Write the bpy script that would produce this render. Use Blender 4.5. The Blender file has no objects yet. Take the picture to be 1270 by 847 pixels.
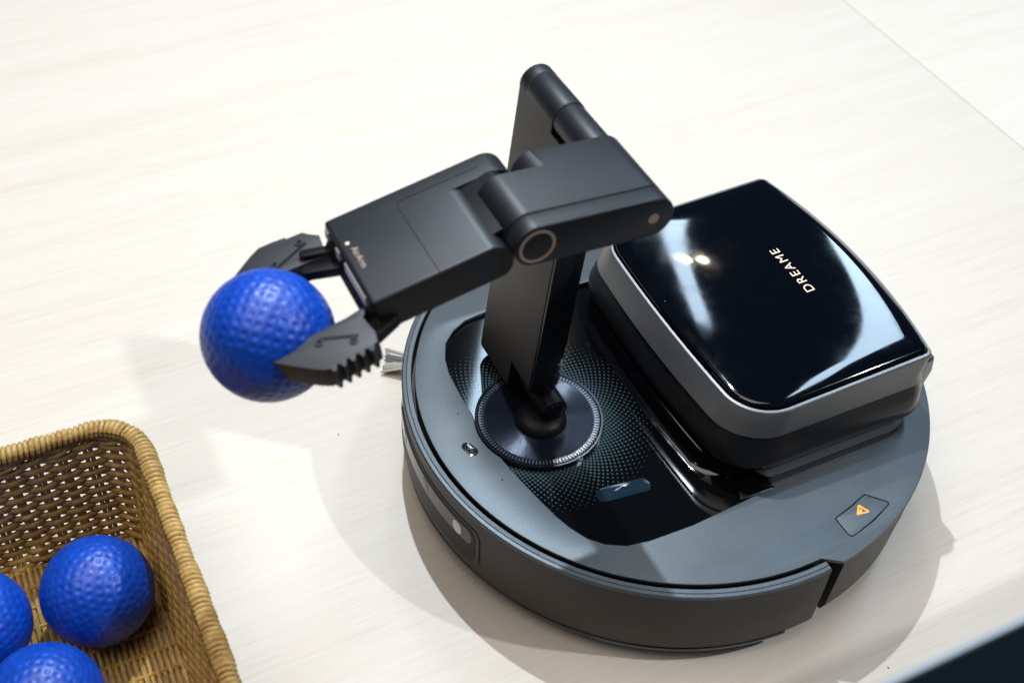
import bpy, bmesh, math, random
from mathutils import Vector, Matrix, kdtree
random.seed(7)
S = bpy.context.scene
COL = S.collection
PI = math.pi
R = math.radians

# ------------------------------------------------------------------ camera
cd = bpy.data.cameras.new('camera'); cam = bpy.data.objects.new('camera', cd); COL.objects.link(cam)
_r = Vector((0.89715839, -0.43894269, 0.04935725)); _u = Vector((0.28321188, 0.65738131, 0.69831285)); _w = Vector((0.33896585, 0.61251868, -0.71408894))
cam.matrix_world = Matrix(((_r.x, _u.x, -_w.x, -0.372875), (_r.y, _u.y, -_w.y, -0.460711), (_r.z, _u.z, -_w.z, 0.688307), (0, 0, 0, 1)))
cd.lens = 44.62; cd.sensor_width = 36; cd.clip_start = 0.01; cd.clip_end = 50
cd.dof.use_dof = True; cd.dof.focus_distance = 0.83; cd.dof.aperture_fstop = 8.0
S.camera = cam

# ------------------------------------------------------------------ world: dim exhibition hall
W = bpy.data.worlds.new('World'); S.world = W; W.use_nodes = True
bg = W.node_tree.nodes['Background']; bg.inputs[0].default_value = (0.5, 0.7, 1.0, 1); bg.inputs[1].default_value = 0.06

# ------------------------------------------------------------------ lamps of the booth, plus an added fill
def aim(o, target):
    d = Vector(target) - o.location
    o.rotation_euler = d.to_track_quat('-Z', 'Y').to_euler()
def spot_at(name, loc, power, col, rad, target=(-0.05, 0, 0.07), cone=110):
    l = bpy.data.lights.new(name, 'SPOT'); l.energy = power; l.color = col; l.shadow_soft_size = rad; l.spot_size = R(cone); l.spot_blend = 0.6
    o = bpy.data.objects.new(name, l); COL.objects.link(o); o.location = loc; aim(o, target); return o
def strip(name, loc, az, sx, sy, power, col, target=None):
    """flat area lamp facing down (or at a target), its long side turned to azimuth az"""
    l = bpy.data.lights.new(name, 'AREA'); l.shape = 'RECTANGLE'; l.size = sx; l.size_y = sy; l.energy = power; l.color = col
    o = bpy.data.objects.new(name, l); COL.objects.link(o); o.location = loc
    if target: aim(o, target)
    else: o.rotation_euler = (0, 0, R(az))
    return o
spot_at('spot_lamp', (0.03, 0.53, 1.32), 64, (0.78, 0.90, 1.0), 0.011)
spot_at('spot_lamp', (1.55, -1.20, 2.35), 130, (0.94, 0.97, 1.0), 0.035)
strip('strip_lamp', (1.30, 2.60, 2.6), 57, 2.3, 0.11, 15, (0.60, 0.80, 1.0))
strip('strip_lamp', (2.42, 1.48, 2.6), 48, 3.4, 0.24, 50, (0.58, 0.79, 1.0))
strip('fill_panel', (-0.95, 0.05, 2.6), 29, 2.4, 1.8, 50, (1.0, 0.93, 0.86))  # soft warm fill, added to lift the shadows on the table

for x_, y_ in ((1.09, 2.22), (1.21, 2.18)):
    spot_at('spot_lamp', (x_, y_, 2.6), 9, (1.0, 0.88, 0.66), 0.035)
vs = S.view_settings
vs.view_transform = 'Standard'; vs.look = 'None'; vs.exposure = 0.0; vs.gamma = 1.0

# ------------------------------------------------------------------ materials
MATS = {}
def nodes(name):
    m = bpy.data.materials.new(name); m.use_nodes = True; MATS[name] = m
    nt = m.node_tree; return m, nt, nt.nodes['Principled BSDF']
def setp(b, **k):
    for a, v in k.items():
        b.inputs[a.replace('_', ' ')].default_value = v
def N(nt, t, **k):
    n = nt.nodes.new(t)
    for a, v in k.items(): setattr(n, a, v)
    return n
def math_(nt, op, a, b=None, c=None):
    n = N(nt, 'ShaderNodeMath', operation=op)
    for i, v in enumerate((a, b, c)):
        if v is None: continue
        if isinstance(v, (int, float)): n.inputs[i].default_value = v
        else: nt.links.new(v, n.inputs[i])
    return n.outputs[0]
def noise(nt, scale, detail=3, vec=None, rough=0.55):
    n = N(nt, 'ShaderNodeTexNoise'); n.inputs['Scale'].default_value = scale; n.inputs['Detail'].default_value = detail; n.inputs['Roughness'].default_value = rough
    if vec: nt.links.new(vec, n.inputs['Vector'])
    return n.outputs['Fac']
def ramp(nt, fac, stops):
    n = N(nt, 'ShaderNodeValToRGB'); e = n.color_ramp.elements
    e[0].position, e[0].color = stops[0][0], (*stops[0][1], 1); e[1].position, e[1].color = stops[-1][0], (*stops[-1][1], 1)
    for p, c in stops[1:-1]:
        x = e.new(p); x.color = (*c, 1)
    nt.links.new(fac, n.inputs[0]); return n.outputs[0]
def mapping(nt, scale, rot=(0, 0, 0)):
    t = N(nt, 'ShaderNodeTexCoord'); m = N(nt, 'ShaderNodeMapping'); m.inputs['Scale'].default_value = scale; m.inputs['Rotation'].default_value = rot
    nt.links.new(t.outputs['Object'], m.inputs['Vector']); return m.outputs[0]
def bump(nt, b, h, strength, dist=0.001):
    n = N(nt, 'ShaderNodeBump'); n.inputs['Strength'].default_value = strength; n.inputs['Distance'].default_value = dist
    nt.links.new(h, n.inputs['Height']); nt.links.new(n.outputs[0], b.inputs['Normal'])
def satin(name, col, rough, metal=0.0, var=0.15, grain=0.12, gscale=2600, spec=0.5):
    """matte or satin plastic / paint: fine leather-like grain, faint smudges in colour and gloss"""
    m, nt, b = nodes(name); setp(b, Metallic=metal, Roughness=rough); b.inputs['Specular IOR Level'].default_value = spec
    v = mapping(nt, (1, 1, 1))
    f = noise(nt, 40, 4, v); g = noise(nt, gscale, 2, v)
    fg = math_(nt, 'ADD', math_(nt, 'MULTIPLY', f, 0.25), math_(nt, 'MULTIPLY', g, 0.75))
    lo = tuple(c * (1 - var) for c in col); hi = tuple(c * (1 + var) for c in col)
    nt.links.new(ramp(nt, fg, [(0.3, lo), (0.7, hi)]), b.inputs['Base Color'])
    nt.links.new(math_(nt, 'MULTIPLY_ADD', f, rough * 0.16, rough * 0.92), b.inputs['Roughness'])
    if grain: bump(nt, b, g, grain, 0.0004)
    return m
def gloss(name, col, rough=0.05, smudge=0.08, dust=0.0):
    """gloss lacquer with faint smears; dust scatters a few pale specks"""
    m, nt, b = nodes(name); setp(b, Base_Color=(*col, 1), Roughness=rough)
    v = mapping(nt, (1, 1, 1)); f = noise(nt, 55, 6, v, 0.7)
    if dust:
        vo = N(nt, 'ShaderNodeTexVoronoi', feature='F1'); vo.inputs['Scale'].default_value = 130; nt.links.new(v, vo.inputs['Vector'])
        sp = N(nt, 'ShaderNodeSeparateColor'); nt.links.new(vo.outputs['Color'], sp.inputs[0])
        k = math_(nt, 'MULTIPLY', math_(nt, 'LESS_THAN', vo.outputs['Distance'], 0.055), math_(nt, 'GREATER_THAN', sp.outputs[0], 0.86))
        mx = N(nt, 'ShaderNodeMix', data_type='RGBA'); nt.links.new(math_(nt, 'MULTIPLY', k, dust), mx.inputs[0]); mx.inputs[6].default_value = (*col, 1); mx.inputs[7].default_value = (0.30, 0.30, 0.29, 1)
        nt.links.new(mx.outputs[2], b.inputs['Base Color'])
    nt.links.new(math_(nt, 'MULTIPLY_ADD', math_(nt, 'MAXIMUM', math_(nt, 'SUBTRACT', f, 0.45), 0), smudge * 4, rough), b.inputs['Roughness'])
    return m
satin('arm_paint', (0.0100, 0.0112, 0.0155), 0.45, 0.0, 0.16, 0.10, 1500, 0.36)
satin('arm_side_paint', (0.020, 0.019, 0.019), 0.5, 0.0, 0.10, 0.08)
satin('column_paint', (0.025, 0.022, 0.020), 0.5, 0.2, 0.08, 0.06)
satin('plate_paint', (0.080, 0.092, 0.101), 0.45, 0.65, 0.26, 0.12, 1300)
satin('bumper_paint', (0.029, 0.026, 0.024), 0.48, 0.3, 0.18, 0.12, 1300)
satin('silver_paint', (0.21, 0.21, 0.212), 0.36, 0.7, 0.06, 0.05)
satin('dark_band', (0.013, 0.013, 0.014), 0.26, 0.0, 0.08, 0.0)
satin('black_plastic', (0.005, 0.005, 0.006), 0.45, 0.0, 0.1, 0.1, spec=0.22)
satin('finger_rubber', (0.020, 0.020, 0.023), 0.5, 0.0, 0.12, 0.15)
satin('gold_print', (0.45, 0.33, 0.24), 0.4, 0.3, 0.05, 0)
satin('pale_print', (0.80, 0.64, 0.48), 0.5, 0.0, 0.04, 0)
satin('pale_strip', (0.60, 0.57, 0.52), 0.5, 0.0, 0.05, 0)
satin('bristle', (0.36, 0.34, 0.30), 0.6, 0.0, 0.2, 0)
satin('bristle_dark', (0.13, 0.14, 0.14), 0.6, 0.0, 0.2, 0)
gloss('lid_gloss', (0.0007, 0.0014, 0.0034), 0.05, 0.04, 0.45)
gloss('black_gloss', (0.002, 0.002, 0.0025), 0.05, 0.06, 0.4)
gloss('side_gloss', (0.004, 0.005, 0.006), 0.14, 0.1)
gloss('lens_glass', (0.012, 0.014, 0.016), 0.12, 0.05)
gloss('navy_board', (0.007, 0.028, 0.048), 0.55, 0.05)
satin('joint_filler', (0.30, 0.22, 0.14), 0.6)
satin('board_edge_lit', (0.24, 0.28, 0.32), 0.4, 0.0, 0.04, 0)  # light on the board's top face, put into its colour
m, nt, b = nodes('clear_film'); setp(b, Base_Color=(0.010, 0.022, 0.034, 1), Roughness=0.06); b.inputs['Specular IOR Level'].default_value = 0.3
m, nt, b = nodes('lens_white'); setp(b, Base_Color=(0.65, 0.63, 0.58, 1), Roughness=0.25)
m, nt, b = nodes('lit_icon'); setp(b, Base_Color=(0.8, 0.3, 0.02, 1)); b.inputs['Emission Color'].default_value = (1.0, 0.24, 0.02, 1); b.inputs['Emission Strength'].default_value = 0.9

def mat_wood():
    m, nt, b = nodes('pale_wood'); setp(b, Roughness=0.42); b.inputs['Specular IOR Level'].default_value = 0.3
    v = mapping(nt, (1.2, 24, 1)); v2 = mapping(nt, (5, 220, 1)); v3 = mapping(nt, (26, 900, 1))
    a = noise(nt, 1.6, 4, v); c = noise(nt, 1.5, 3, v2); d = noise(nt, 1.2, 2, v3)
    f = math_(nt, 'ADD', math_(nt, 'MULTIPLY', a, 0.30), math_(nt, 'ADD', math_(nt, 'MULTIPLY', c, 0.37), math_(nt, 'MULTIPLY', d, 0.33)))
    nt.links.new(ramp(nt, f, [(0.30, (0.565, 0.488, 0.398)), (0.48, (0.628, 0.563, 0.484)), (0.68, (0.665, 0.61, 0.541))]), b.inputs['Base Color'])
    bump(nt, b, math_(nt, 'ADD', c, d), 0.06, 0.0006)
mat_wood()
def mat_ball():
    m, nt, b = nodes('blue_foam'); setp(b, Roughness=0.40)
    v = mapping(nt, (1, 1, 1)); f = noise(nt, 120, 4, v)
    nt.links.new(ramp(nt, f, [(0.3, (0.0005, 0.042, 0.34)), (0.7, (0.001, 0.062, 0.46))]), b.inputs['Base Color'])
    bump(nt, b, noise(nt, 900, 3, v), 0.12, 0.0005)
mat_ball()
def mat_wicker(name, lo, mid, hi):
    m, nt, b = nodes(name); setp(b, Roughness=0.42)
    v = mapping(nt, (1, 1, 1)); f = noise(nt, 130, 5, v, 0.75); g = noise(nt, 700, 3, v)
    fg = math_(nt, 'ADD', math_(nt, 'MULTIPLY', f, 0.7), math_(nt, 'MULTIPLY', g, 0.3))
    nt.links.new(ramp(nt, fg, [(0.32, lo), (0.5, mid), (0.68, hi)]), b.inputs['Base Color'])
    bump(nt, b, g, 0.25, 0.0006)
mat_wicker('wicker', (0.23, 0.125, 0.024), (0.48, 0.285, 0.076), (0.66, 0.44, 0.16))
mat_wicker('wicker_rim', (0.26, 0.135, 0.030), (0.49, 0.31, 0.095), (0.68, 0.49, 0.21))
TX, TY = -0.0950, -0.0015            # turntable centre
def mat_recess():
    """black gloss floor with a halftone of printed teal dots round the turntable"""
    m, nt, b = nodes('halftone_gloss'); setp(b, Roughness=0.045)
    t = N(nt, 'ShaderNodeTexCoord'); sp = N(nt, 'ShaderNodeSeparateXYZ'); nt.links.new(t.outputs['Object'], sp.inputs[0])
    x = math_(nt, 'SUBTRACT', sp.outputs[0], TX); y = math_(nt, 'SUBTRACT', sp.outputs[1], TY)
    r = math_(nt, 'SQRT', math_(nt, 'ADD', math_(nt, 'MULTIPLY', x, x), math_(nt, 'MULTIPLY', y, y)))
    th = math_(nt, 'ARCTAN2', y, x); n_ = 92 / (2 * PI)
    a = math_(nt, 'MULTIPLY', th, n_); l = math_(nt, 'MULTIPLY', math_(nt, 'LOGARITHM', math_(nt, 'MULTIPLY', r, 20.0), math.e), n_)
    u = math_(nt, 'FRACT', math_(nt, 'ADD', math_(nt, 'ADD', a, l), 400)); w = math_(nt, 'FRACT', math_(nt, 'ADD', math_(nt, 'SUBTRACT', a, l), 400))
    u = math_(nt, 'SUBTRACT', u, 0.5); w = math_(nt, 'SUBTRACT', w, 0.5)
    d = math_(nt, 'SQRT', math_(nt, 'ADD', math_(nt, 'MULTIPLY', u, u), math_(nt, 'MULTIPLY', w, w)))
    fade = N(nt, 'ShaderNodeMapRange'); nt.links.new(r, fade.inputs[0])
    for i, q in zip((1, 2, 3, 4), (0.043, 0.075, 0.43, 0.06)): fade.inputs[i].default_value = q
    dot = math_(nt, 'LESS_THAN', d, fade.outputs[0])
    vis = math_(nt, 'MULTIPLY', dot, math_(nt, 'LESS_THAN', r, 0.0745))
    mx = N(nt, 'ShaderNodeMix', data_type='RGBA'); nt.links.new(vis, mx.inputs[0]); mx.inputs[6].default_value = (0.002, 0.0022, 0.0026, 1); mx.inputs[7].default_value = (0.042, 0.072, 0.080, 1)
    nt.links.new(mx.outputs[2], b.inputs['Base Color'])
mat_recess()
def mat_turn():
    """spun black dial with a ring of pale printed ticks; the spun finish streaks its highlights radially"""
    m, nt, b = nodes('spun_dial'); setp(b, Roughness=0.18, Metallic=0.6)
    t = N(nt, 'ShaderNodeTexCoord'); sp = N(nt, 'ShaderNodeSeparateXYZ'); nt.links.new(t.outputs['Object'], sp.inputs[0])
    x = math_(nt, 'SUBTRACT', sp.outputs[0], TX); y = math_(nt, 'SUBTRACT', sp.outputs[1], TY)
    r = math_(nt, 'SQRT', math_(nt, 'ADD', math_(nt, 'MULTIPLY', x, x), math_(nt, 'MULTIPLY', y, y)))
    th = math_(nt, 'ARCTAN2', y, x)
    fr = math_(nt, 'FRACT', math_(nt, 'ADD', math_(nt, 'MULTIPLY', th, 108 / (2 * PI)), 200))
    tick = math_(nt, 'MULTIPLY', math_(nt, 'LESS_THAN', fr, 0.30), math_(nt, 'MULTIPLY', math_(nt, 'GREATER_THAN', r, 0.0358), math_(nt, 'LESS_THAN', r, 0.0388)))
    mx = N(nt, 'ShaderNodeMix', data_type='RGBA'); nt.links.new(tick, mx.inputs[0]); mx.inputs[6].default_value = (0.012, 0.016, 0.028, 1); mx.inputs[7].default_value = (0.13, 0.15, 0.17, 1)
    nt.links.new(mx.outputs[2], b.inputs['Base Color'])
    # concentric turning grooves: the normal rocks along the radius, so lamps draw radial streaks
    wh = N(nt, 'ShaderNodeTexWhiteNoise', noise_dimensions='1D'); nt.links.new(r, wh.inputs['W']); wn_ = math_(nt, 'MULTIPLY_ADD', wh.outputs['Value'], 2.0, -1.0)
    k = math_(nt, 'DIVIDE', math_(nt, 'MULTIPLY', wn_, 0.42), r)
    k = math_(nt, 'MULTIPLY', k, math_(nt, 'LESS_THAN', r, 0.0352))
    cb = N(nt, 'ShaderNodeCombineXYZ'); nt.links.new(math_(nt, 'MULTIPLY', x, k), cb.inputs[0]); nt.links.new(math_(nt, 'MULTIPLY', y, k), cb.inputs[1])
    ge = N(nt, 'ShaderNodeNewGeometry'); va = N(nt, 'ShaderNodeVectorMath', operation='ADD'); vn = N(nt, 'ShaderNodeVectorMath', operation='NORMALIZE')
    nt.links.new(ge.outputs['Normal'], va.inputs[0]); nt.links.new(cb.outputs[0], va.inputs[1]); nt.links.new(va.outputs[0], vn.inputs[0]); nt.links.new(vn.outputs[0], b.inputs['Normal'])
mat_turn()

# ------------------------------------------------------------------ mesh helpers
def link(name, me, mat, parent=None, label=None):
    if mat: me.materials.clear(); me.materials.append(MATS[mat])
    o = bpy.data.objects.new(name, me); COL.objects.link(o); me.name = name
    if parent: o.parent = parent
    if label: o['label'] = label
    return o
def finish(me, angle=35):
    me.shade_smooth(); me.set_sharp_from_angle(angle=R(angle)); return me
def mesh(name, vs_, fs, mat, parent=None, angle=35, label=None):
    me = bpy.data.meshes.new(name); me.from_pydata([tuple(v) for v in vs_], [], fs); me.validate(); me.update()
    return link(name, finish(me, angle), mat, parent, label)
def thing(name, label, cat, loc=(0, 0, 0), group=None, kind=None):
    o = bpy.data.objects.new(name, None); COL.objects.link(o); o.location = loc; o.empty_display_size = 0.02
    tag(o, label, cat, group, kind); return o
def tag(o, label, cat, group=None, kind=None):
    o['label'] = label
    if cat: o['category'] = cat
    if group: o['group'] = group
    if kind: o['kind'] = kind
    return o
def plate_mesh(loops, half, bevel=0.0, res=2):
    """flat outline(s) with holes -> solid of thickness 2*half with rounded edges"""
    c = bpy.data.curves.new('outline', 'CURVE'); c.dimensions = '2D'; c.fill_mode = 'BOTH'
    c.extrude = max(half - bevel, 0); c.bevel_depth = bevel; c.bevel_resolution = res; c.offset = -bevel
    for lp in loops:
        s = c.splines.new('POLY'); s.points.add(len(lp) - 1); s.use_cyclic_u = True
        for q, pt in zip(s.points, lp): q.co = (pt[0], pt[1], 0, 1)
    o = bpy.data.objects.new('outline', c); me = bpy.data.meshes.new_from_object(o)
    bpy.data.objects.remove(o); bpy.data.curves.remove(c); return me
def plate(name, loops, z0, z1, mat, parent, bevel=0.0, M=None, label=None, angle=30):
    me = plate_mesh(loops, (z1 - z0) / 2, bevel)
    me.transform(Matrix.Translation((0, 0, (z0 + z1) / 2)))
    if M: me.transform(M)
    bm = bmesh.new(); bm.from_mesh(me); bmesh.ops.remove_doubles(bm, verts=bm.verts, dist=1e-6); bmesh.ops.recalc_face_normals(bm, faces=bm.faces); bm.to_mesh(me); bm.free()
    return link(name, finish(me, angle), mat, parent, label)
XZ = Matrix(((1, 0, 0, 0), (0, 0, -1, 0), (0, 1, 0, 0), (0, 0, 0, 1)))     # outline (x,z), thickness along -y
def side_solid(name, loops, y0, y1, mat, parent, bevel=0.0, label=None):
    return plate(name, loops, -y1, -y0, mat, parent, bevel, XZ, label)
def stadium(p0, p1, r, n=20):
    a = math.atan2(p1[1] - p0[1], p1[0] - p0[0]); out = []
    for k in range(n + 1):
        t = a - PI / 2 + PI * k / n; out.append((p1[0] + r * math.cos(t), p1[1] + r * math.sin(t)))
    for k in range(n + 1):
        t = a + PI / 2 + PI * k / n; out.append((p0[0] + r * math.cos(t), p0[1] + r * math.sin(t)))
    return out
def circle(c, r, n=48): return [(c[0] + r * math.cos(2 * PI * k / n), c[1] + r * math.sin(2 * PI * k / n)) for k in range(n)]
def rounded(poly, rad, n=6):
    """round the corners of a polygon; rad is one radius or one per corner"""
    out = []; L = len(poly)
    for i in range(L):
        p0, p1, p2 = Vector(poly[i - 1][:2]), Vector(poly[i][:2]), Vector(poly[(i + 1) % L][:2])
        r = rad[i] if isinstance(rad, (list, tuple)) else rad
        a, c = (p0 - p1), (p2 - p1); la, lc = a.length, c.length
        if r <= 0: out.append(tuple(p1)); continue
        a.normalize(); c.normalize(); ang = a.angle(c, PI)
        d = min(r / max(math.tan(ang / 2), 1e-3), la * 0.49, lc * 0.49)
        q0, q1 = p1 + a * d, p1 + c * d
        for k in range(n + 1):
            t = k / n; out.append(tuple(q0 * (1 - t) ** 2 + p1 * 2 * t * (1 - t) + q1 * t * t))
    return out
def cut(o, *cutters):
    for c in cutters:
        m = o.modifiers.new('cut', 'BOOLEAN'); m.operation = 'DIFFERENCE'; m.object = c; m.solver = 'MANIFOLD'
    dg = bpy.context.evaluated_depsgraph_get(); me = bpy.data.meshes.new_from_object(o.evaluated_get(dg))
    o.modifiers.clear(); o.data = me; finish(me, 30)
    for c in cutters: bpy.data.objects.remove(c)
def lathe(name, prof, mat, parent, a0=0, a1=2 * PI, n=96, c=(0, 0), label=None, angle=35, caps=True):
    full = abs(a1 - a0 - 2 * PI) < 1e-6; m = n if full else n + 1; L = len(prof); vv = []; ff = []
    for i in range(m):
        a = a0 + (a1 - a0) * i / n
        for (r, z) in prof: vv.append((c[0] + r * math.cos(a), c[1] + r * math.sin(a), z))
    for i in range(n):
        j = (i + 1) % m
        for k in range(L - 1): ff.append((i * L + k, j * L + k, j * L + k + 1, i * L + k + 1))
    if not full and caps: ff.append(tuple(range(L))); ff.append(tuple(reversed(range(n * L, n * L + L))))
    me = bpy.data.meshes.new(name); me.from_pydata(vv, [], ff); bm = bmesh.new(); bm.from_mesh(me)
    bmesh.ops.remove_doubles(bm, verts=bm.verts, dist=1e-7); bmesh.ops.recalc_face_normals(bm, faces=bm.faces); bm.to_mesh(me); bm.free()
    return link(name, finish(me, angle), mat, parent, label)
def ycyl(name, x, z, r, y0, y1, mat, parent, bevel=0.0006, n=40): return side_solid(name, [circle((x, z), r, n)], y0, y1, mat, parent, bevel)
def tube_geo(pts, rad, sides=6, closed=False, vv=None, ff=None):
    vv = [] if vv is None else vv; ff = [] if ff is None else ff
    base = len(vv); n = len(pts); P = [Vector(q) for q in pts]
    for i in range(n):
        t = (P[(i + 1) % n] - P[i - 1]) if closed else (P[min(i + 1, n - 1)] - P[max(i - 1, 0)])
        t.normalize(); up = Vector((0, 0, 1)) if abs(t.z) < 0.9 else Vector((1, 0, 0))
        s = t.cross(up).normalized(); q = s.cross(t)
        r = rad[i] if isinstance(rad, (list, tuple)) else rad
        for k in range(sides):
            a = 2 * PI * k / sides; vv.append(P[i] + s * (r * math.cos(a)) + q * (r * math.sin(a)))
    for i in range(n if closed else n - 1):
        j = (i + 1) % n
        for k in range(sides):
            l = (k + 1) % sides; ff.append((base + i * sides + k, base + i * sides + l, base + j * sides + l, base + j * sides + k))
    if not closed:
        ff.append(tuple(base + k for k in reversed(range(sides)))); ff.append(tuple(base + (n - 1) * sides + k for k in range(sides)))
    return vv, ff
def tube(name, pts, rad, mat, parent, sides=6, closed=False, label=None):
    vv, ff = tube_geo(pts, rad, sides, closed); return mesh(name, vv, ff, mat, parent, 60, label)
def text_mesh(body, size, extrude, spacing=1.0):
    c = bpy.data.curves.new('t', 'FONT'); c.body = body; c.size = size; c.extrude = extrude; c.align_x = 'CENTER'; c.align_y = 'CENTER'; c.space_character = spacing
    o = bpy.data.objects.new('t', c); me = bpy.data.meshes.new_from_object(o); bpy.data.objects.remove(o); bpy.data.curves.remove(c); return me

# ------------------------------------------------------------------ table and barrier
table = thing('table', 'pale wood laminate tabletop under everything', None, kind='structure'); del table['label']
for x0, x1 in ((-1.35, 0.4968), (0.4976, 1.9)):
    o = plate('tabletop_panel', [[(x0, -0.30), (x1, -0.30), (x1, 1.7), (x0, 1.7)]], -0.028, 0, 'pale_wood', table, 0.0004)
plate('joint_strip', [[(0.488, -0.29), (0.506, -0.29), (0.506, 1.69), (0.488, 1.69)]], -0.04, -0.0282, 'joint_filler', table)
bar = thing('barrier_board', 'dark navy upright board with a pale lit top edge, out of focus at lower right', 'board', (0.4, -0.3325, -0.3))
plate('panel', [[(-0.62, -0.0011), (0.75, -0.0011), (0.75, 0.0011), (-0.62, 0.0011)]], 0.0, 0.6135, 'navy_board', bar, 0.0005)
plate('lit_edge', [[(-0.62, -0.0013), (0.75, -0.0013), (0.75, 0.0013), (-0.62, 0.0013)]], 0.6135, 0.6165, 'board_edge_lit', bar, 0.0005)  # board's own top face, coloured pale for the light falling on it

# ------------------------------------------------------------------ robot
T = 0.0735
robot = thing('robot_vacuum', 'dark grey round robot vacuum with folding arm and glossy black domed lid', 'robot vacuum', (0, 0, T))
RB = 0.175
A_N = math.atan2(-0.1743, 0.0197)            # notch at the near side
a_near = A_N - 0.052; a_far = -A_N + 0.052   # bumper runs from near notch round the front (-x) to the far notch

lathe('chassis', [(0.0, -0.004), (0.160, -0.004), (0.163, -0.010), (0.163, -0.050), (0.150, -0.062), (0.10, -0.068), (0.10, -0.0733), (0, -0.0733)], 'black_plastic', robot)
# bumper ring (front half) with its lower lip
prof = [(0.1640, -0.0115), (0.1684, -0.0110), (0.1686, -0.0040), (0.1742, -0.0036), (0.1749, -0.0040), (0.1750, -0.0050), (0.1748, -0.030), (0.1741, -0.0555), (0.1736, -0.0570), (0.164, -0.0572)]
bumper = lathe('bumper', prof, 'bumper_paint', robot, -2 * PI + a_far, a_near, 220, angle=24)
lathe('bumper_rim', [(0.1686, -0.0050), (0.1686, -0.0016), (0.1691, -0.0011), (0.1716, -0.0010), (0.1719, -0.0014), (0.1722, -0.0012), (0.1742, -0.0014), (0.1751, -0.0022), (0.1751, -0.0036), (0.1740, -0.0037)], 'plate_paint', bumper, -2 * PI + a_far, a_near, 220, angle=18)
lathe('bumper_lip', [(0.164, -0.0574), (0.1738, -0.0574), (0.1742, -0.0582), (0.1738, -0.0606), (0.1715, -0.0618), (0.164, -0.0618)], 'black_gloss', bumper, -2 * PI + a_far + 0.11, a_near - 0.11, 200)
# rear body shell
rear = lathe('rear_shell', [(0.158, -0.0030), (0.1746, -0.0030), (0.1743, -0.0060), (0.1725, -0.052), (0.1700, -0.0585), (0.155, -0.0595)], 'bumper_paint', robot, A_N + 0.012, -A_N - 0.012, 180)
# slit in the rear shell
vv = []; ff = []; nn = 16
for i in range(nn + 1):
    t = i / nn; a = math.atan2(-0.1622, 0.0729) + t * (math.atan2(-0.1535, 0.0912) - math.atan2(-0.1622, 0.0729)) * 1.35
    hh = 0.0033 * math.sqrt(max(0.0, 1 - (2 * t - 1) ** 4)); zc = -0.021
    for z in (zc + hh, zc - hh): vv.append((0.17395 * math.cos(a), 0.17395 * math.sin(a), z))
for i in range(nn): ff.append((2 * i, 2 * i + 1, 2 * i + 3, 2 * i + 2))
mesh('slot', vv, ff, 'black_plastic', rear)

# top plate with recess hole and button hole
def arc(r, a0, a1, n): return [(r * math.cos(a0 + (a1 - a0) * i / n), r * math.sin(a0 + (a1 - a0) * i / n)) for i in range(n + 1)]
an = math.atan2(-0.1650, 0.0080)
outer = arc(0.1750, A_N, -A_N, 120) + arc(0.1664, -an, 2 * PI + an, 160)
rec = [(-0.004, -0.1112), (-0.012, -0.1120), (-0.0485, -0.1144), (-0.078, -0.1136), (-0.0925, -0.1112), (-0.1035, -0.1052), (-0.1115, -0.0970), (-0.1172, -0.0860), (-0.1209, -0.0753), (-0.1260, -0.0532), (-0.1300, -0.0340), (-0.1318, -0.0210)]
dl = [(TX - 0.0418 * math.cos(t), TY - 0.0418 * math.sin(t)) for t in [R(q) for q in (26, 19, 12, 5, -2, -9, -16, -23)]]
rec2 = [(-0.1330, 0.0180), (-0.1332, 0.0330), (-0.1322, 0.0560), (-0.1290, 0.0700), (-0.1228, 0.0830), (-0.1130, 0.0920), (-0.1020, 0.0975), (-0.088, 0.0995), (-0.050, 0.0995), (-0.012, 0.0990)]
hole = rec + dl + rec2 + [(0.0125, 0.0985), (0.0125, -0.1100)]
btn = rounded([(0.0617, -0.1377), (0.0725, -0.1498), (0.0545, -0.1568), (0.0338, -0.1617), (0.0334, -0.1455), (0.0480, -0.1420)], [0.0022, 0.0016, 0.03, 0.003, 0.0022, 0.03])
def shrink(lp, d):
    cx = sum(q[0] for q in lp) / len(lp); cy = sum(q[1] for q in lp) / len(lp); out = []
    for x, y in lp:
        v = Vector((x - cx, y - cy)); v *= (v.length - d) / v.length; out.append((cx + v.x, cy + v.y))
    return out
top = plate('top_plate', [outer, hole, btn], -0.0028, 0.0, 'plate_paint', robot, 0.0005)
plate('recess_floor', [shrink(hole, -0.006)], -0.0050, -0.0034, 'halftone_gloss', robot)
button = plate('button', [shrink(btn, 0.0006)], -0.0026, -0.0001, 'plate_paint', robot, 0.0004)
plate('button_well', [shrink(btn, -0.002)], -0.0040, -0.0030, 'black_plastic', robot)
# warning triangle with its flash (lit symbol)
ic = Vector((0.0520, -0.1472)); tri = [(0.0530, -0.1428), (0.0566, -0.1505), (0.0470, -0.1492)]
tri_c = (sum(q[0] for q in tri) / 3, sum(q[1] for q in tri) / 3)
to = rounded(tri, 0.0008, 4); ti = rounded([(tri_c[0] + (x - tri_c[0]) * 0.62, tri_c[1] + (y - tri_c[1]) * 0.62) for x, y in tri], 0.0005, 4)
plate('warning_symbol', [to, ti], -0.00005, 0.0001, 'lit_icon', button)
plate('warning_flash', [[(0.0494, -0.1486), (0.0510, -0.1490), (0.0534, -0.1462), (0.0514, -0.1466)]], -0.00005, 0.0001, 'lit_icon', button)
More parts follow.
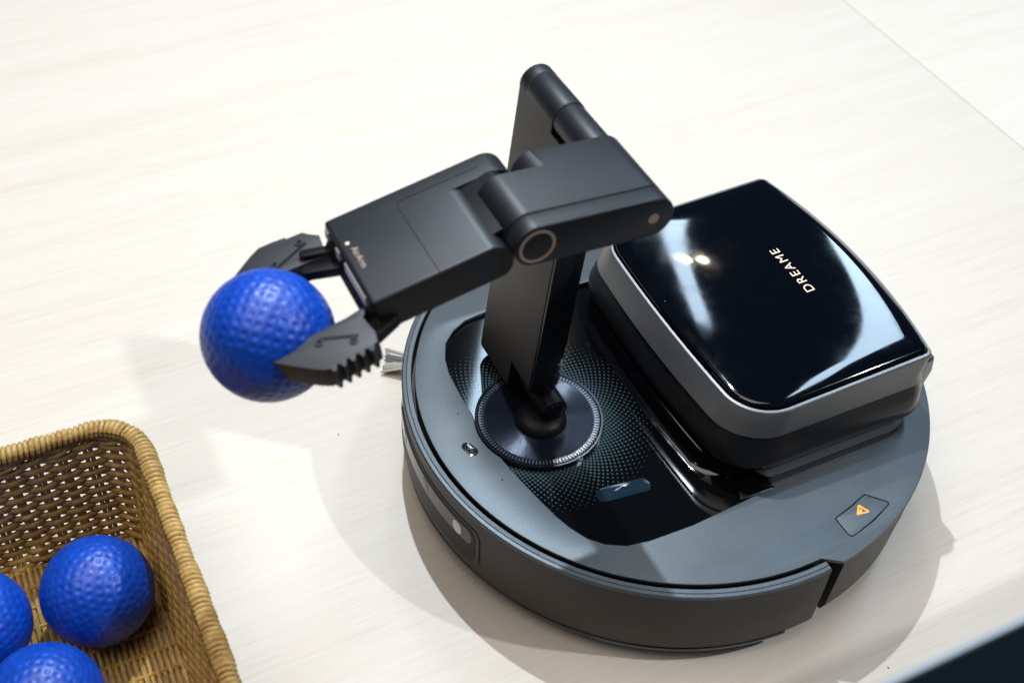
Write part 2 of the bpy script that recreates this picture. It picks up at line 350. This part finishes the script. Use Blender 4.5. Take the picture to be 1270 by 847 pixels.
# sensor oval, two pin holes, oval film window
pv = plate('sensor_window', [stadium((-0.1474, -0.0048), (-0.1457, -0.0100), 0.0034)], -0.0002, 0.0002, 'lens_glass', top, 0.0001)
lathe('sensor_bead', [(0.0022, 0.0002), (0.0017, 0.0005), (0.0010, 0.0007), (0, 0.0007)], 'black_plastic', pv, n=24, c=(-0.1459, -0.0096))
for c_ in ((-0.1413, 0.0223), (-0.1386, -0.0375)):
    plate('pin_hole', [circle(c_, 0.0007, 16)], -0.0001, 0.0001, 'black_plastic', top)
film = plate('film_window', [stadium((-0.0850, -0.0712), (-0.0600, -0.0738), 0.0052)], -0.0034, -0.0029, 'clear_film', robot, 0.0002)
plate('film_core', [stadium((-0.0790, -0.0717), (-0.0606, -0.0737), 0.0042)], -0.0029, -0.0027, 'clear_film', film, 0.0001)

# sensor window wrapped round the bumper front
def wrap_patch(name, a0, a1, z0, z1, rr, mat, parent, rad, n=60, tilt=0.0):
    vv = []; ff = []; Lc = RB * (a1 - a0)
    for i in range(n + 1):
        t = i / n; s_ = min(t, 1 - t) * Lc
        sh = 0.0 if s_ >= rad else rad - math.sqrt(max(0, rad * rad - (rad - s_) ** 2))
        a = a0 + (a1 - a0) * t
        for z in (z1 - sh, (z0 + z1) / 2, z0 + sh): 
            vv.append((rr * math.cos(a), rr * math.sin(a), z))
    for i in range(n):
        for k in range(2): ff.append((3 * i + k, 3 * i + k + 1, 3 * i + k + 4, 3 * i + k + 3))
    return mesh(name, vv, ff, mat, parent)
wa0 = PI - 0.36; wa1 = PI + 0.335
fr = wrap_patch('sensor_frame', wa0 - 0.02, wa1 + 0.02, -0.0500, -0.0130, 0.1754, 'bumper_paint', bumper, 0.0075)
wn = wrap_patch('sensor_window', wa0, wa1, -0.0470, -0.0155, 0.1757, 'black_plastic', bumper, 0.0060)
wrap_patch('camera_band', wa0 + 0.03, wa1 - 0.015, -0.0300, -0.0170, 0.1759, 'lens_glass', wn, 0.0045)
wrap_patch('fill_light', wa1 - 0.115, wa1 - 0.068, -0.0295, -0.0185, 0.1761, 'lens_white', wn, 0.0040, 20)
for q in (wa0 + 0.12, wa0 + 0.36): wrap_patch('camera_lens', q, q + 0.05, -0.0285, -0.0190, 0.1761, 'black_gloss', wn, 0.0040, 20)

# side brush bristles
br = thing('side_brush', '', None); br.parent = robot; del br['label']; br.location = (0, 0, -T)
for tip, w_, nb, mt in (((-0.1372, 0.1580), 0.0009, 5, 'bristle'), ((-0.1405, 0.1500), 0.0016, 7, 'bristle_dark'), ((-0.1448, 0.1425), 0.0022, 9, 'bristle'), ((-0.1475, 0.1385), 0.0016, 6, 'bristle')):
    tip = Vector((*tip, 0)); d_ = Vector((-0.75, -0.66, 0)); vv = []; ff = []
    for i in range(nb):
        j = 2 * i / (nb - 1) - 1
        p1 = tip + d_ * (j * w_) + Vector((random.uniform(-.0012, .0012), random.uniform(-.0012, .0012), 0.0022 + random.random() * 0.0012))
        p0 = Vector((-0.118, 0.118, 0.012)) + d_ * (j * w_ * 0.8)
        tube_geo([p0, (p0 + p1) / 2 + Vector((0, 0, 0.003)), p1], [0.0007, 0.0007, 0.0006], 5, False, vv, ff)
    mesh('bristle_tuft', vv, ff, mt, br, 60)

# turntable dial
dial = lathe('turntable', [(0.0, -0.0022), (0.010, -0.0022), (0.0165, -0.0018), (0.0345, 0.0004), (0.0352, 0.0005), (0.0392, 0.0006), (0.0396, 0.0002), (0.0400, 0.0006), (0.0412, 0.0007), (0.0414, 0.0002), (0.0414, -0.0035)], 'spun_dial', robot, n=128, c=(TX, TY), angle=20)

# ------------------------------------------------------------------ dust bin with the domed lid
def outline(xf, xr, ys0, ys1, rf, rr, bf, brr, nf=26, nc=14):
    """front edge at xf (bowed out by bf), rear at xr (bowed by brr), sides ys0 (near) .. ys1 (far)"""
    pts = []
    def bow(y, b):
        m = (ys0 + ys1) / 2; h = (ys1 - ys0) / 2; return b * (1 - ((y - m) / h) ** 2)
    # front edge far -> near
    for i in range(nf + 1):
        y = (ys1 - rf) + (ys0 + rf - (ys1 - rf)) * i / nf; pts.append((xf + bow(ys0 + rf, bf) - bow(y, bf), y))
    for i in range(1, nc):
        a = PI + (PI / 2) * i / nc; pts.append((xf + rf + rf * math.cos(a), ys0 + rf + rf * math.sin(a)))
    for i in range(nf + 1): pts.append((xf + rf + (xr - rr - xf - rf) * i / nf, ys0))
    for i in range(1, nc):
        a = -PI / 2 + (PI / 2) * i / nc; pts.append((xr - rr + rr * math.cos(a), ys0 + rr + rr * math.sin(a)))
    for i in range(nf + 1):
        y = (ys0 + rr) + (ys1 - rr - ys0 - rr) * i / nf; pts.append((xr + bow(y, brr) - bow(ys0 + rr, brr), y))
    for i in range(1, nc):
        a = (PI / 2) * i / nc; pts.append((xr - rr + rr * math.cos(a), ys1 - rr + rr * math.sin(a)))
    for i in range(nf + 1): pts.append((xr - rr - (xr - rr - xf - rf) * i / nf, ys1))
    for i in range(1, nc):
        a = PI / 2 + (PI / 2) * i / nc; pts.append((xf + rf + rf * math.cos(a), ys1 - rf + rf * math.sin(a)))
    return pts
def loft(name, secs, mat, parent, cap_top=False, cap_bot=False, angle=30):
    vv = []; ff = []; n = len(secs[0][0])
    for lp, z in secs:
        for q in lp: vv.append((q[0], q[1], z(q) if callable(z) else z))
    for k in range(len(secs) - 1):
        for i in range(n):
            j = (i + 1) % n; ff.append((k * n + i, k * n + j, (k + 1) * n + j, (k + 1) * n + i))
    if cap_top: ff.append(tuple(range(n)))
    if cap_bot: ff.append(tuple(reversed(range((len(secs) - 1) * n, len(secs) * n))))
    me = bpy.data.meshes.new(name); me.from_pydata(vv, [], ff); bm = bmesh.new(); bm.from_mesh(me); bmesh.ops.recalc_face_normals(bm, faces=bm.faces); bm.to_mesh(me); bm.free()
    return link(name, finish(me, angle), mat, parent)
XF, XR, Y0, Y1 = -0.0065, 0.131, -0.0945, 0.0945
def rimz(q):
    u = min(max((q[0] - XF) / (XR - XF), 0), 1.1); return 0.0512 + 0.0050 * u
def o_rim(d): return outline(XF - d * 1.0, XR + d, Y0 - d, Y1 + d, 0.030 + d, 0.006 + d, 0.004, 0.012)
lower = [(outline(-0.0190, 0.134, -0.1035, 0.1005, 0.034, 0.016, 0.006, 0.012), 0.0195), (outline(-0.0185, 0.134, -0.1045, 0.1010, 0.034, 0.018, 0.006, 0.012), 0.0135),
         (outline(-0.0165, 0.133, -0.1035, 0.1000, 0.034, 0.018, 0.006, 0.012), 0.0100), (outline(-0.015, 0.130, -0.1010, 0.098, 0.034, 0.02, 0.006, 0.012), 0.0085)]
bin_ = loft('dust_bin', [(outline(-0.0145, 0.1325, -0.0990, 0.0980, 0.033, 0.014, 0.006, 0.012), 0.0345), (outline(-0.0165, 0.1335, -0.1012, 0.0995, 0.034, 0.014, 0.006, 0.012), 0.0270)] + lower, 'dark_band', robot, True, True)
silver = loft('silver_band', [(o_rim(-0.0010), lambda q: rimz(q) - 0.0002), (o_rim(0.0006), lambda q: rimz(q) - 0.0004), (o_rim(0.0016), lambda q: rimz(q) - 0.0016),
                     (outline(-0.0118, 0.1315, -0.0980, 0.0975, 0.0325, 0.013, 0.0055, 0.012), 0.0415), (outline(-0.0152, 0.1330, -0.0996, 0.0986, 0.034, 0.014, 0.006, 0.012), 0.0352), (outline(-0.0148, 0.1322, -0.0988, 0.0980, 0.034, 0.014, 0.006, 0.012), 0.0344)], 'silver_paint', bin_, angle=25)
DOME = 0.0072
def dome(x, y):
    u = (x - XF) / (XR + 0.008 - XF); v = (y - (Y0 + Y1) / 2) / ((Y1 - Y0) / 2)
    g = 1 - (abs(u - 0.62) / 0.62) ** 2.1 if u < 0.62 else 1 - 0.55 * ((u - 0.62) / 0.38) ** 2.2
    return DOME * max(g, 0) * max(1 - abs(v) ** 2.6, 0)
vv = []; ff = []
lid_s = [(1.0, -0.0012), (0.999, 0.0006), (0.994, 0.0017), (0.986, 0.0023)] + [(0.975 * (1 - (k / 26)), 0.0026) for k in range(26)]
base = o_rim(-0.0022); n = len(base); cx, cy = 0.060, 0.0
for s_, dz in lid_s:
    for (x, y) in base:
        X, Y = cx + (x - cx) * s_, cy + (y - cy) * s_; edge = min(1, (1 - s_) / 0.10); edge = edge * edge * (3 - 2 * edge)
        vv.append((X, Y, rimz((X, Y)) + dz + dome(X, Y) * edge))
for k in range(len(lid_s) - 1):
    for i in range(n): j = (i + 1) % n; ff.append((k * n + i, k * n + j, (k + 1) * n + j, (k + 1) * n + i))
vv.append((cx, cy, rimz((cx, cy)) + 0.0026 + dome(cx, cy))); L0 = (len(lid_s) - 1) * n
for i in range(n): ff.append((L0 + i, L0 + (i + 1) % n, len(vv) - 1))
lid = mesh('lid', vv, ff, 'lid_gloss', bin_, 60)
# lettering on the lid, set into the dome
me = text_mesh('DREAME', 0.0098, 0.0, 1.25)
bm = bmesh.new(); bm.from_mesh(me); bmesh.ops.triangulate(bm, faces=bm.faces)
for v in bm.verts:
    X = 0.0858 - v.co.y * 0.95; Y = -0.0026 + v.co.x * 1.02
    v.co = (X, Y, rimz((X, Y)) + 0.0026 + dome(X, Y) + 0.00018)
bmesh.ops.recalc_face_normals(bm, faces=bm.faces); bm.to_mesh(me); bm.free()
link('lettering', me, 'pale_print', lid)
# foot of the bin: skirt on the plate, sloped front, corner bracket
loft('bin_skirt', [(outline(0.004, 0.131, -0.1030, 0.0985, 0.02, 0.024, 0.0, 0.012), 0.0096), (outline(0.006, 0.130, -0.1060, 0.1000, 0.012, 0.026, 0.0, 0.012), 0.0045), (outline(0.008, 0.129, -0.1058, 0.0990, 0.008, 0.026, 0.0, 0.012), 0.0040)], 'silver_paint', bin_)
loft('bin_foot', [(outline(0.012, 0.128, -0.1030, 0.0990, 0.003, 0.03, 0.0, 0.012), 0.0044), (outline(0.012, 0.130, -0.1075, 0.1010, 0.003, 0.03, 0.0, 0.012), 0.0006), (outline(0.013, 0.129, -0.1070, 0.1000, 0.003, 0.03, 0.0, 0.012), -0.003)], 'dark_band', bin_, True, True)
loft('bin_front', [(outline(-0.0165, 0.06, -0.0950, 0.0930, 0.032, 0.01, 0.006, 0.0), 0.0090), (outline(-0.0190, 0.06, -0.0962, 0.0930, 0.032, 0.01, 0.006, 0.0), 0.0080), (outline(-0.0215, 0.06, -0.0972, 0.0930, 0.032, 0.01, 0.006, 0.0), -0.0014), (outline(-0.0225, 0.06, -0.0985, 0.0940, 0.030, 0.01, 0.006, 0.0), -0.0024), (outline(-0.0262, 0.06, -0.1040, 0.0950, 0.030, 0.01, 0.006, 0.0), -0.0031)], 'black_gloss', bin_, True, False)
plate('corner_bracket', [rounded([(-0.012, -0.1108), (-0.007, -0.0985), (0.013, -0.0985), (0.013, -0.1112)], 0.0015)], -0.003, 0.0003, 'black_gloss', bin_, 0.0004)
# side knob that shows past the rear corner
side_solid('side_latch', [rounded([(0.118, 0.016), (0.134, 0.018), (0.1385, 0.036), (0.136, 0.050), (0.122, 0.050)], [0.004, 0.008, 0.008, 0.004, 0.004])], -0.0945, -0.0700, 'silver_paint', bin_, 0.003)

# ------------------------------------------------------------------ arm
Bq = (-0.0922, 0.0299); H = (-0.0770, 0.2082); K = (-0.1425, 0.2121); Q = (-0.1632, 0.2027)
r1, r2, r3 = 0.0104, 0.0120, 0.0112
base_ = lathe('arm_base', [(0.0172, -0.0020), (0.0166, 0.0010), (0.0140, 0.0035), (0.0100, 0.0050), (0, 0.0055)], 'black_plastic', robot, n=48, c=(TX + 0.001, TY))
bkn = ycyl('base_knuckle', -0.0890, 0.0125, 0.0088, -0.0105, 0.0300, 'black_plastic', base_, 0.0010)
ycyl('knuckle_disc', -0.0890, 0.0125, 0.0066, -0.0110, -0.0104, 'side_gloss', bkn, 0.0003)
lathe('base_screw', [(0.0024, 0.0), (0.0022, 0.0008), (0.0012, 0.0011), (0, 0.0011)], 'silver_paint', base_, n=20, c=(-0.1045, -0.008))
arm = thing('lower_arm', '', None); del arm['label']; arm.parent = robot
_ax = (Vector(H) - Vector(Bq)).normalized(); B2 = tuple(Vector(Bq) - _ax * 0.0215)
col_ = side_solid('column', [stadium(B2, H, r1)], 0.0012, 0.0675, 'column_paint', arm, 0.0009)
def box_mesh(name, lo, hi):
    vs_ = [(x, y, z) for x in (lo[0], hi[0]) for y in (lo[1], hi[1]) for z in (lo[2], hi[2])]
    return mesh(name, vs_, [(0, 1, 3, 2), (4, 6, 7, 5), (0, 4, 5, 1), (2, 3, 7, 6), (0, 2, 6, 4), (1, 5, 7, 3)], 'black_plastic', None)
c1 = side_solid('foot_cut', [[(-0.13, -0.03), (-0.05, -0.03), (-0.05, Bq[1])] + [(Bq[0] + r1 * math.cos(t), Bq[1] + r1 * math.sin(t)) for t in [-PI * i / 20 for i in range(21)]] + [(-0.13, Bq[1])]], -0.02, 0.0265, 'black_plastic', None)
c2 = side_solid('knuckle_cut', [circle(H, 0.0128, 40)], -0.01, 0.0276, 'black_plastic', None)
c1.parent = robot; c2.parent = robot
cut(col_, c1, c2)
side_solid('side_cover', [stadium((Bq[0], Bq[1]), (H[0] - 0.0018, H[1] - 0.020), 0.0098)], -0.0004, 0.0011, 'side_gloss', arm, 0.0004)
ycyl('knuckle_cap', H[0], H[1], 0.01055, 0.0592, 0.0678, 'arm_paint', arm, 0.0009)
ycyl('knuckle_sleeve', H[0], H[1], 0.01050, 0.0282, 0.0588, 'arm_paint', arm, 0.0005)
up = thing('upper_arm', '', None); del up['label']; up.parent = robot
ycyl('hinge_pin', H[0], H[1], 0.0100, -0.0055, 0.0276, 'arm_paint', up, 0.0005)
bd = side_solid('link_body', [stadium(K, H, r2)], -0.0517, -0.0060, 'arm_paint', up, 0.0010)
kx, kz = -0.1175, 0.2106
cutp = [(-0.17, 0.185), (kx, 0.185)] + [(kx + 0.0119 * math.cos(t), kz + 0.0119 * math.sin(t)) for t in [-PI / 2 - PI * i / 20 for i in range(21)]] + [(kx, 0.24), (-0.17, 0.24)]
c3 = side_solid('lug_cut', [cutp], -0.0195, 0.01, 'black_plastic', None); c3.parent = robot
cut(bd, c3)
cap = side_solid('end_cap', [stadium(K, H, r2)], -0.0630, -0.0520, 'arm_paint', up, 0.0010)
side_solid('hinge_ring', [circle(K, 0.0098, 64), circle(K, 0.0083, 64)], -0.0632, -0.0629, 'gold_print', cap)
side_solid('hinge_dot', [circle(H, 0.0030, 32)], -0.0632, -0.0629, 'gold_print', cap)

# hand: built in its own frame (a along the hand, y across, h up), tilted 11.9 degrees down
ph = R(11.89)
HM = Matrix(((-math.cos(ph), 0, -math.sin(ph), Q[0]), (0, 1, 0, 0), (-math.sin(ph), 0, math.cos(ph), Q[1]), (0, 0, 0, 1)))   # columns: a, y, h, origin
HXZ = Matrix(((-math.cos(ph), -math.sin(ph), 0, Q[0]), (0, 0, 1, 0), (-math.sin(ph), math.cos(ph), 0, Q[1]), (0, 0, 0, 1)))       # outline (a,h), thickness along +y
def hside(name, loops, y0, y1, mat, parent, bevel=0.0): return plate(name, loops, y0, y1, mat, parent, bevel, HXZ)
def hplate(name, loops, h0, h1, mat, parent, bevel=0.0): return plate(name, loops, h0, h1, mat, parent, bevel, HM)
hand = thing('gripper_hand', '', None); del hand['label']; hand.parent = robot
LH = 0.0622; LB = -0.0235
prof = [(LB + r3 * math.cos(t), r3 * math.sin(t)) for t in [PI / 2 + PI * i / 24 for i in range(25)]] + rounded([(LB, -r3), (LH - 0.001, -r3), (LH, 0.0015), (LH, r3), (LB, r3)], [0, 0.002, 0.0, 0.0026, 0])[1:-1]
hb = hside('housing', [prof], -0.0580, 0.0070, 'arm_paint', hand, 0.0022)
ka = (-(K[0] - Q[0]) * math.cos(ph) - (K[1] - Q[1]) * math.sin(ph), -(K[0] - Q[0]) * math.sin(ph) + (K[1] - Q[1]) * math.cos(ph))
hc = [(-0.05, -0.02), (0, -0.02)] + [((r3 - 0.0001) * math.cos(t), (r3 - 0.0001) * math.sin(t)) for t in [-PI / 2 - PI * i / 24 for i in range(25)]] + [(0, 0.02), (-0.05, 0.02)]
c4 = hside('prong_cut', [hc], -0.07, -0.0098, 'black_plastic', robot); cut(hb, c4)
hside('hinge_core', [stadium((0.012, 0), ka, 0.0070)], -0.0480, -0.0090, 'black_plastic', hand, 0.0005)
# seam of the battery cover: a fine groove line on the top face
ax = 0.0262
seam = [(-0.020, -0.0022)] + [(ax - 0.004 + 0.004 * math.sin(R(q)), -0.0062 + 0.004 * math.cos(R(q))) for q in range(0, 91, 15)] + [(ax, -0.0570)]
sv, sf = tube_geo([(a, y, r3 + 0.00002) for a, y in seam], 0.00024, 6)
sm = mesh('cover_seam', [HM @ Vector(q) for q in sv], sf, 'black_plastic', hb)
hplate('indicator_dot', [circle((0.0572, -0.0146), 0.0011, 20)], r3 + 0.00002, r3 + 0.0001, 'pale_print', hb)
me = text_mesh('AirArm', 0.0050, 0.0, 1.0)
bm = bmesh.new(); bm.from_mesh(me)
for v in bm.verts: v.co = HM @ Vector((0.0556 - v.co.y, -0.0265 - v.co.x, r3 + 0.00008))
bmesh.ops.recalc_face_normals(bm, faces=bm.faces); bm.to_mesh(me); bm.free(); link('lettering', me, 'gold_print', hb)
# nose: dark recessed front with pale strips and finger mounts
nose = hside('nose', [rounded([(LH - 0.012, -r3 + 0.001), (LH + 0.0035, -r3 + 0.001), (LH + 0.0042, -0.003), (LH + 0.0008, 0.0028), (LH - 0.012, 0.0028)], [0, 0.002, 0.002, 0.001, 0])], -0.0545, 0.0035, 'black_plastic', hand, 0.0004)
for y0, y1 in ((-0.0500, -0.0225), (-0.0150, -0.0105), (0.0005, 0.0050)):
    hside('nose_strip', [[(LH - 0.002, 0.0024), (LH + 0.0016, 0.0024), (LH + 0.0008, 0.0078), (LH - 0.002, 0.0078)]], y0, y1, 'pale_strip', nose)
YC = -0.0257
def finger(sgn, name):
    """sgn +1: near finger (as measured), -1: its mirror image across the hand's middle"""
    f = thing(name, '', None); del f['label']; f.parent = robot
    def P(lst): return [(a, y) if sgn > 0 else (a if a < 0.085 else 0.085 + (a - 0.085) * 1.2, 2 * YC - y) for a, y in lst]
    inner = [(0.1150, -0.0560), (0.1128, -0.0538), (0.1059, -0.0532), (0.0985, -0.0525), (0.0907, -0.0516), (0.0820, -0.0509), (0.0745, -0.0506), (0.0695, -0.0497), (0.0652, -0.0487), (0.0636, -0.0510), (0.0672, -0.0552), (0.0664, -0.0606), (0.0654, -0.0660), (0.0668, -0.0725)]
    teeth = []
    ta = [(0.0690, -0.0735), (0.0935, -0.0755)]
    nt_ = 5; dh = 0.0 if sgn > 0 else -0.0058
    if sgn < 0: inner[-1] = (0.0690, -0.0690)
    for i in range(nt_):
        t0 = i / nt_; a = ta[0][0] + (ta[1][0] - ta[0][0]) * t0; y = ta[0][1] + (ta[1][1] - ta[0][1]) * t0 ; w_ = (ta[1][0] - ta[0][0]) / nt_
        teeth += [(a, y), (a + w_ * 0.28, y - 0.0034), (a + w_ * 0.52, y - 0.0032), (a + w_ * 0.80, y - 0.0002)]
    tail = [(0.0940, -0.0752), (0.0984, -0.0722), (0.1030, -0.0682), (0.1076, -0.0640), (0.1115, -0.0602), (0.1140, -0.0576)]
    outl = P(inner + (teeth if sgn > 0 else [(0.0725, -0.0728), (0.0810, -0.0732), (0.0812, -0.0745), (0.0880, -0.0752)]) + tail)
    jaw = hplate('jaw', [outl], dh - 0.0105, dh + 0.0024, 'finger_rubber', f, 0.0006)
    hplate('slot', [stadium(*P([(0.0900, -0.0565), (0.0740, -0.0640)]), 0.0010, 8)], dh + 0.00238, dh + 0.00255, 'black_plastic', jaw)
    for c_ in P([(0.0912, -0.0585), (0.0764, -0.0662)]):
        me_ = [circle(c_, 0.0022, 24), circle(c_, 0.0014, 24)]
        hplate('pin_rim', me_, dh + 0.0022, dh + 0.0031, 'finger_rubber', jaw, 0.0002)
        hplate('pin', [circle(c_, 0.0012, 20)], dh + 0.0022, dh + 0.0027, 'black_plastic', jaw)
    for a0, y0, a1, y1, h in (((0.0560, -0.0440, 0.0690, -0.0520, -0.0025), (0.0540, -0.0575, 0.0720, -0.0650, -0.0060)) if sgn > 0 else ((0.0560, -0.0345, 0.0800, -0.0440, -0.0035), (0.0560, -0.0480, 0.0770, -0.0555, -0.0035))):
        hplate('link_bar', [stadium(*P([(a0, y0), (a1, y1)]), 0.0026, 8)], h - 0.003, h + 0.003, 'black_plastic', f, 0.0006)
    return f
finger(1, 'finger'); finger(-1, 'finger')

# ------------------------------------------------------------------ balls
BR = 0.0328
def ball_mesh():
    bm = bmesh.new(); bmesh.ops.create_icosphere(bm, subdivisions=7, radius=1.0)
    nd = 500; kd = kdtree.KDTree(nd); ga = PI * (3 - math.sqrt(5))
    for i in range(nd):
        z = 1 - 2 * (i + 0.5) / nd; r = math.sqrt(1 - z * z); kd.insert((Vector((r * math.cos(i * ga), r * math.sin(i * ga), z)) + Vector([random.uniform(-.016, .016) for _ in range(3)])).normalized(), i)
    kd.balance(); rd = 0.078
    for v in bm.verts:
        n_ = v.co.normalized(); _, _, d = kd.find(n_); t = min(d / rd, 1.0)
        dep = 0.0125 * (math.cos(t * PI) * 0.5 + 0.5) if t < 1 else 0.0
        g = abs(n_.x); dep = dep * min(1, g / 0.05) + 0.010 * max(0, 1 - g / 0.010)
        v.co = n_ * (1 - dep) * BR
    me = bpy.data.meshes.new('ball'); bm.to_mesh(me); bm.free(); me.shade_smooth(); return me
bmsh = ball_mesh()
balls = [((-0.2688, -0.0275, 0.1690 + T), (0.5, 1.35, 0.3), 'bright blue dimpled foam ball held between the black gripper fingers'),
         ((-0.3800, 0.0100, 0.0370), (0.35, 0.55, 0.62), 'bright blue dimpled foam ball in the basket corner nearest the robot'),
         ((-0.4230, -0.0500, 0.0370), (0.25, 0.75, -0.45), 'bright blue dimpled foam ball cut off by the bottom edge, in the basket'),
         ((-0.4500, 0.0155, 0.0370), (1.1, 0.2, 2.0), 'bright blue dimpled foam ball cut off by the left edge, in the basket')]
for loc_, rot_, lab in balls:
    o = link('ball', bmsh, 'blue_foam'); o.location = loc_; o.rotation_euler = rot_; tag(o, lab, 'ball', 'blue foam balls')

# ------------------------------------------------------------------ wicker basket
bx0, bx1, by0, by1 = -0.613, -0.3440, -0.260, 0.0695      # inner floor line
BH = 0.0935
bk = thing('basket', 'open rectangular woven wicker basket holding blue balls at lower left', 'basket', ((bx0 + bx1) / 2, (by0 + by1) / 2, 0))
hx, hy = (bx1 - bx0) / 2, (by1 - by0) / 2
def perim(z, n, flare=0.0125):
    """rounded-rectangle path at height z: list of (point, outward normal, arc length)"""
    f = flare * z / BH; X, Y, rc = hx + f, hy + f, 0.017 + f; out = []
    segs = [((X, -Y + rc), (X, Y - rc)), None, ((X - rc, Y), (-X + rc, Y)), None, ((-X, Y - rc), (-X, -Y + rc)), None, ((-X + rc, -Y), (X - rc, -Y)), None]
    L1 = 2 * (Y - rc); L2 = 2 * (X - rc); La = rc * PI / 2; tot = 2 * L1 + 2 * L2 + 4 * La
    for i in range(n):
        s = tot * i / n
        for k, ln in enumerate((L1, La, L2, La, L1, La, L2, La)):
            if s <= ln + 1e-12: break
            s -= ln
        if k % 2 == 0:
            (x0, y0), (x1, y1) = segs[k]; t = s / ln; p_ = Vector((x0 + (x1 - x0) * t, y0 + (y1 - y0) * t, z)); nn_ = (Vector((1, 0, 0)), None, Vector((0, 1, 0)), None, Vector((-1, 0, 0)), None, Vector((0, -1, 0)))[k]
        else:
            a = (k // 2) * PI / 2 + (s / ln) * PI / 2; c_ = ((X - rc, Y - rc), (-X + rc, Y - rc), (-X + rc, -Y + rc), (X - rc, -Y + rc))[k // 2]
            nn_ = Vector((math.cos(a), math.sin(a), 0)); p_ = Vector((c_[0], c_[1], z)) + nn_ * rc
        out.append((p_, nn_))
    return out
NS = 80                                 # stakes round the wall
NP = NS * 10
rows = 24
zs = [0.0045 + (BH - 0.0090) * k / (rows - 1) for k in range(rows)]
for k, z in enumerate(zs):
    P_ = perim(z, NP); pts = []; sg = 1 if k % 2 else -1; ph_ = random.uniform(-0.06, 0.06)
    amp = 0.0019
    zj = [random.uniform(-1, 1) * 0.00035 for _ in range(NS)]
    for i, (q, nv) in enumerate(P_):
        t = i / 10.0; w_ = math.cos(PI * t + ph_) * sg
        z_ = zj[int(t) % NS] * (1 - (t % 1)) + zj[(int(t) + 1) % NS] * (t % 1)
        pts.append(q + nv * (amp * w_) + Vector((0, 0, z_)))
    rr = 0.00194 + random.uniform(-0.00012, 0.00012)
    tube('weaver_strand', pts, rr, 'wicker', bk, 6, True)
for i in range(NS):                      # upright stakes: each a pair of flat canes side by side
    lo = perim(0.0, NP)[i * 10]; hi = perim(BH, NP)[i * 10]; vv = []; ff = []
    tn = Vector((-lo[1].y, lo[1].x, 0))
    for s_ in (-1.0, 1.0):
        tube_geo([lo[0] + tn * (0.0016 * s_), (lo[0] + hi[0]) / 2 + tn * (0.0016 * s_ + random.uniform(-.0003, .0003)), hi[0] + tn * (0.0016 * s_)], 0.0017, 6, False, vv, ff)
    mesh('stake', vv, ff, 'wicker', bk, 60)
# rim: core plus one cane wound round it
core = [q + Vector((0, 0, 0.0015)) for q, nv in perim(BH, 300)]
rim = tube('rim_core', core, 0.0037, 'wicker', bk, 8, True)
turns = 390; per = 12; Pn = perim(BH, turns * per); hel = []; rad_ = []
for i, (q, nv) in enumerate(Pn):
    a = 2 * PI * i / per; ro = 0.0046 + 0.0004 * math.sin(i * 0.013) + 0.0003 * math.sin(i * 0.0371)
    hel.append(q + Vector((0, 0, 0.0015)) + nv * (ro * math.cos(a)) + Vector((0, 0, 1)) * (ro * math.sin(a) * 1.05)); rad_.append(0.00140 + 0.00022 * math.sin(i * 0.11))
tube('rim_binding', hel, rad_, 'wicker_rim', rim, 6, True)
# braid just under the rim on the inner side
for off, ph_ in ((0.0, 0.0), (0.5, PI)):
    Pq = perim(BH - 0.0075, NS * 6); pts = []
    for i, (q, nv) in enumerate(Pq):
        t = i / 6.0 * PI / 1.0 + ph_; pts.append(q + nv * (0.0026 * math.cos(t)) + Vector((0, 0, 0.0016 * math.sin(t))))
    tube('rim_braid', pts, 0.0016, 'wicker_rim', rim, 6, True)
# floor: canes running along y woven over cross canes along x
nfl = 74
for i in range(nfl):
    x = -hx + 0.003 + (2 * hx - 0.006) * i / (nfl - 1); pts = []
    for k in range(67):
        y = -hy + 0.002 + (2 * hy - 0.004) * k / 66; pts.append((x + random.uniform(-.0001, .0001), y, 0.0030 + 0.0011 * math.cos(PI * k / 3.0 + (i % 2) * PI)))
    tube('floor_cane', pts, 0.00155, 'wicker', bk, 5)
for k in range(23):
    y = -hy + 0.002 + (2 * hy - 0.004) * (k * 3) / 66
    tube('cross_cane', [(-hx + 0.002, y, 0.0030), (0, y, 0.0030), (hx - 0.002, y, 0.0030)], 0.0014, 'wicker', bk, 5)

# ------------------------------------------------------------------ crumbs on the tabletop
for x, y, r_, lab in ((-0.1985, 0.0960, 0.0008, 'tiny dark crumb on the table just left of the robot'), (0.0440, -0.2150, 0.0009, 'tiny dark crumb on the table near the navy board')):
    vv = []; ff = []; nn_ = 7
    for k, (zz, sc_) in enumerate(((0.0, 0.8), (0.35, 1.0), (0.8, 0.6))):
        for i in range(nn_):
            a = 2 * PI * i / nn_ + k * 0.3; q = r_ * sc_ * random.uniform(0.7, 1.15); vv.append((q * math.cos(a) * 0.6, q * math.sin(a), zz * r_ * 0.7))
    for k in range(2):
        for i in range(nn_): ff.append((k * nn_ + i, k * nn_ + (i + 1) % nn_, (k + 1) * nn_ + (i + 1) % nn_, (k + 1) * nn_ + i))
    ff.append(tuple(range(2 * nn_, 3 * nn_))); ff.append(tuple(reversed(range(nn_))))
    o = mesh('crumb', vv, ff, 'joint_filler', None); o.location = (x, y, 0.0001); tag(o, lab, 'crumb', 'crumbs on the tabletop')

# keep every hierarchy to thing > part > sub-part
def depth(o):
    d = 0
    while o.parent: o = o.parent; d += 1
    return d
for o in list(bpy.data.objects):
    while depth(o) > 2: o.parent = o.parent.parent
